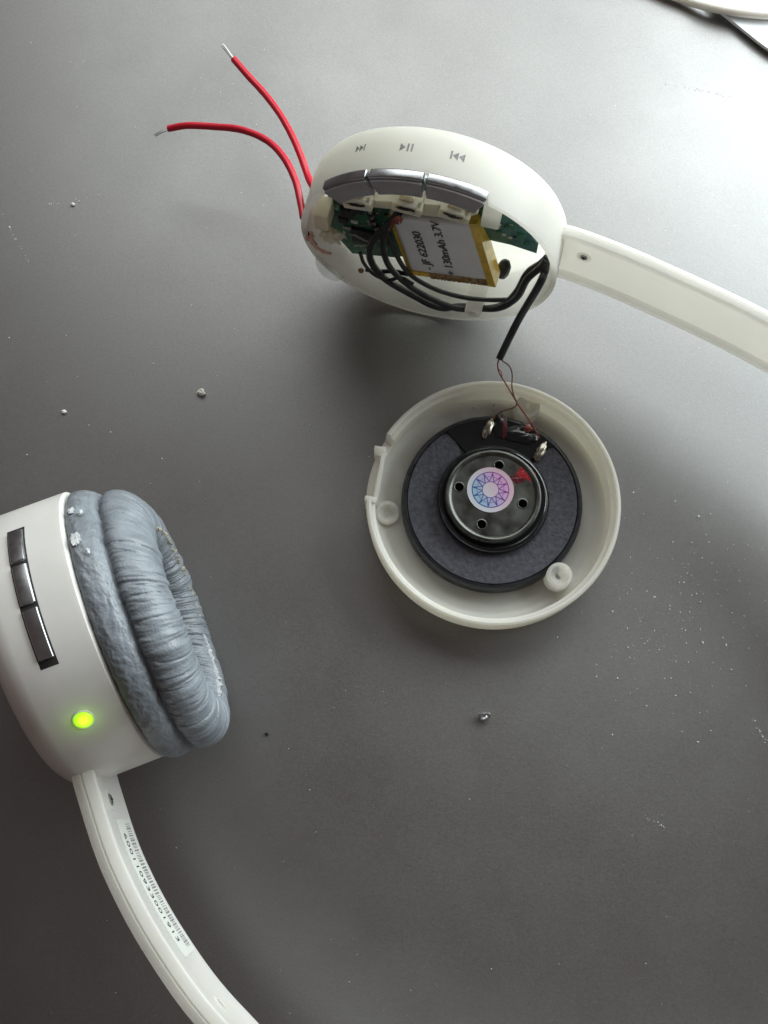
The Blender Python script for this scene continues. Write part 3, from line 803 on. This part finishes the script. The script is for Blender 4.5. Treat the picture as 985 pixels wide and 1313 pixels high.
# flat red and maroon patches on the cap
def smear(pts, z, m, name, par, thick=.05):
    P = spline([(a, b2_, 0) for a, b2_ in pts+[pts[0]]], 5)[:-1]
    return mesh(name, *plate([[(p[0], p[1]) for p in P]], lambda u, w, q: np.array([u, w, z+q]), thick), M[m], par, sharp=30)
def pp(L, z): return [tuple(pz(x, y, z)[:2]) for x, y in L]
for (x, y, rx, ry, m_, sd, z_) in ((673, 606, 1.5, 1.25, 'redgloss', 4, 8.42), (664, 614, 1.3, .9, 'maroon', 9, 8.40), (679, 611, .7, .8, 'redgloss', 6, 8.42)):
    mesh('red_mark', *blob(pz(x, y, z_), rx, ry, .06, .9, 1.5, sd, 4), M[m_], mag)
# round sticker
SC = pz(629, 628, 8.5); SC[2] = .9
stk = tag(mesh('round_sticker', *lathe([(.001, 7.5), (5.2, 7.5), (5.2, 7.66), (.001, 7.66)], zpol(SC), 72), M['stground'], drv), 'round white sticker with a blue and purple sunburst print')
zz = 7.665
def sring(r0, r1, m, name='sticker_print', z=zz):
    return mesh(name, *plate([circle(0, 0, r1, 64), circle(0, 0, r0, 64)], lambda u, w, q: SC+np.array([u, w, z+q]), .02), M[m], stk, sharp=30, origin=SC+np.array([0, 0, z]))
mesh('sticker_tint', *plate([circle(0, 0, 4.05, 64)], lambda u, w, q: SC+np.array([u, w, zz-.004+q]), .01), M['sttint'], stk, sharp=30, origin=SC+np.array([0, 0, zz]))
sring(3.95, 4.15, 'stprint'); sring(1.75, 1.9, 'stprint', z=zz+.003)
mesh('sticker_centre', *plate([circle(0, 0, 1.75, 40)], lambda u, w, q: SC+np.array([u, w, zz+.004+q]), .015), M['stground'], stk, sharp=30, origin=SC+np.array([0, 0, zz]))
segs = []
NZ = 12
def line2(a, b2_, w):
    a, b2_ = np.array(a), np.array(b2_); d_ = b2_-a; d_ /= np.linalg.norm(d_); q = np.array([-d_[1], d_[0]])*w/2
    return [tuple(a+q), tuple(b2_+q), tuple(b2_-q), tuple(a-q)]
for k in range(NZ):
    a0 = 2*math.pi*k/NZ+.1; a1 = a0+math.pi/NZ; a2 = a0+2*math.pi/NZ
    i0 = (1.9*math.cos(a0), 1.9*math.sin(a0)); o1 = (3.98*math.cos(a1), 3.98*math.sin(a1)); i2 = (1.9*math.cos(a2), 1.9*math.sin(a2))
    segs.append(line2(i0, o1, .17)); segs.append(line2(o1, i2, .17))
    segs.append(line2((2.85*math.cos(a1), 2.85*math.sin(a1)), o1, .1))
    segs.append(line2((3.0*math.cos(a0-.1), 3.0*math.sin(a0-.1)), (3.0*math.cos(a0+.1), 3.0*math.sin(a0+.1)), .1))
mesh('sticker_print', *join(*[plate([sg], lambda u, w, q: SC+np.array([u, w, zz+.012+q]), .012+.0003*i) for i, sg in enumerate(segs)]), M['stprint'], stk, sharp=None, origin=SC+np.array([0, 0, zz]))
# terminal board with solder and glue
lp = []
for i in range(21): a = g0-.05+(g1_-g0+.1)*i/20; lp.append((19.2*math.cos(a), 19.2*math.sin(a)))
for i in range(21): a = g1_-.05-(g1_-g0-.1)*i/20; lp.append((12.3*math.cos(a), 12.3*math.sin(a)))
term = tag(mesh('terminal_board', *plate([lp], lambda u, w, q: DC+np.array([u, w, 5.0+q]), .6), M['gloss'], drv, sharp=30), 'glossy black terminal patch with two solder joints')
def dirax(x0, y0, x1, y1, z):
    a, b2_ = pz(x0, y0, z), pz(x1, y1, z); d_ = b2_-a; L_ = np.linalg.norm(d_); d_ /= L_
    return (a+b2_)/2, [d_, np.array([-d_[1], d_[0], 0]), AX[2]], L_
for (a, w, sd) in (((632, 537, 620, 562), 1.15, 1), ((700, 566, 686, 592), 1.2, 6)):
    c_, ax_, L_ = dirax(*a, 6.1)
    mesh('solder_joint', *blob(c_, L_/2*.9, w*.8, .5, .35, 1.1, sd, 4, ax_), M['solder'], term)
for (x, y, rx, ry, sd, m_) in ((662, 556, 2.6, 1.6, 2, 'gloss'), (674, 549, 1.4, 1.0, 3, 'gloss'), (641, 546, 1.4, 2.6, 4, 'gloss'), (676, 562, 2.2, 1.4, 7, 'gloss')):
    c_ = pz(x, y, 5.7)
    mesh('glue_blob', *blob(c_, rx*1.15, ry*1.15, .45, .3, 1.0, sd, 4), M[m_], term)
c_ = pz(646, 546, 5.95)
mesh('red_mark', *blob(c_, .7, 2.6, .2, .5, 1.5, 11, 3), M['maroon'], term)
c_ = pz(677, 550, 5.95)
mesh('red_mark', *blob(c_, .9, .9, .5, .5, 1.5, 12, 3), M['copper'], term)

# ------------------------------------------------------------------ cable and white lid at the far corner
cb = mesh('white_cable', *tube([(60, 168, 1.5), pz(800, -40, 1.5), pz(846, -14, 1.5), pz(880, 0, 1.5), pz(912, 9, 2.4), pz(945, 15, 2.95), pz(985, 19, 2.95), pz(1040, 20, 2.95), (150, 120, 2.95)], 1.2, 14, 10), M['cable'])
tag(cb, 'thin white cable crossing the edge of the white plastic sheet', 'cable')
edge = [pz(x, y, 1.8) for x, y in ((880, -34), (908, 0), (930, 19), (960, 43), (985, 62), (1040, 98), (1110, 150))]
edge = [p[:2] for p in spline([(p[0], p[1], 0) for p in edge], 8)]
far = [(edge[-1][0]+60, edge[-1][1]+10), (edge[0][0]+110, edge[0][1]+60), (edge[0][0]+10, edge[0][1]+40)]
outl = [tuple(p) for p in edge]+far
lid = thing('plastic_sheet', (np.mean([p[0] for p in outl]), np.mean([p[1] for p in outl]), 0), 'flat white plastic sheet lying under the thin white cable', 'sheet')
cen = np.mean(np.array(outl), axis=0)
ins = [tuple(np.array(p)+(cen-np.array(p))/np.linalg.norm(cen-np.array(p))*2.2) for p in outl]
mesh('sheet_top', *plate([outl], lambda u, w, q: np.array([u, w, .9+q]), .9), M['lid'], lid, sharp=30)
mesh('sheet_base', *plate([ins], lambda u, w, q: np.array([u, w, q]), .95), M['lid'], lid, sharp=30)

# ------------------------------------------------------------------ crumbs and dust on the table
def crumb(name, x, y, r, m, label, cat, seed, sharp=20, zf=.7):
    p = pz(x, y, r*zf*.8)
    tag(mesh(name, *blob((p[0], p[1], r*zf*.85), r, r*.8, r*zf, .7, 1.6, seed, 2), M[m], sharp=sharp), label, cat)
crumb('solder_bead', 622, 918, 1.15, 'bead', 'shiny faceted solder bead alone on the dark bare table', 'solder bead', 3, 12, .9)
crumb('plastic_crumb', 258, 503, .95, 'crumb', 'white plastic crumb, largest loose bit between red wires and ear cushion', 'crumb', 5)
crumb('plastic_crumb', 82, 528, .55, 'crumb', 'small pale crumb on bare table above the closed white ear cup', 'crumb', 8)
crumb('plastic_crumb', 93, 262, .5, 'crumb', 'small pale crumb on bare table left of the red wires', 'crumb', 12)
crumb('dark_speck', 342, 941, .38, 'chip', 'tiny black speck on bare table beside the grey ear cushion', 'speck', 15)

random.seed(21)
dust = []
def fleck(x, y, r, seed):
    bm = bmesh.new(); bmesh.ops.create_icosphere(bm, subdivisions=1, radius=1); bm.verts.index_update()
    p = pz(x, y, 0); a = random.uniform(0, 6.28); el = random.uniform(.5, 1.6)
    V = []
    for q in bm.verts:
        k = random.uniform(.5, 1.2); u, w = q.co.x*r*el*k, q.co.y*r*k
        V.append(np.array([p[0]+u*math.cos(a)-w*math.sin(a), p[1]+u*math.sin(a)+w*math.cos(a), r*.35+q.co.z*r*.4*k]))
    F = [tuple(q.index for q in t.verts) for t in bm.faces]; bm.free()
    dust.append((V, F))
for i in range(330):                                    # the dusty patch beside the cover
    x, y = random.gauss(870, 60), random.gauss(775, 75)
    fleck(x, y, .05+.17*random.random()**2.4, i)
for i in range(420):                                    # sparse dust everywhere
    x, y = random.uniform(-60, 1045), random.uniform(-30, 1340)
    fleck(x, y, .045+.09*random.random()**3, i)
for i in range(120):
    x, y = random.gauss(340, 45), random.gauss(110, 70)
    fleck(x, y, .04+.08*random.random()**2.5, i)
for (x0, y0, x1, y1, nn_) in ((878, 111, 950, 126, 46), (850, 106, 905, 117, 14), (962, 918, 985, 956, 26), (828, 1046, 852, 1062, 14), (10, 290, 40, 340, 20), (60, 262, 130, 250, 16)):
    for i in range(nn_):                                # scuffs made of crushed flecks
        k = random.random()
        fleck(x0+(x1-x0)*k+random.gauss(0, 1.0), y0+(y1-y0)*k+random.gauss(0, 1.2), .06+.13*random.random()**2, i)
for (x, y, r) in ((896, 662, .28), (871, 747, .22), (948, 745, .2), (901, 824, .26), (931, 827, .24), (859, 777, .2), (893, 761, .18), (808, 889, .18), (829, 905, .2), (985-76, 695, .16), (715, 817, .16), (784, 843, .16), (208, 588, .22), (142, 554, .18), (85, 430, .2), (197, 466, .16), (278, 482, .16), (35, 583, .18), (193, 620, .2), (114, 545, .16), (12, 433, .18), (370, 960, .12), (560, 290, .1)):
    fleck(x, y, r, 1)
v, f = join(*dust)
o = mesh('dust', v, f, M['crumb'], sharp=30, origin=np.array([0, 0, 0.]))
tag(o, 'pale dust flecks scattered over the grey table', 'dust', kind='stuff')
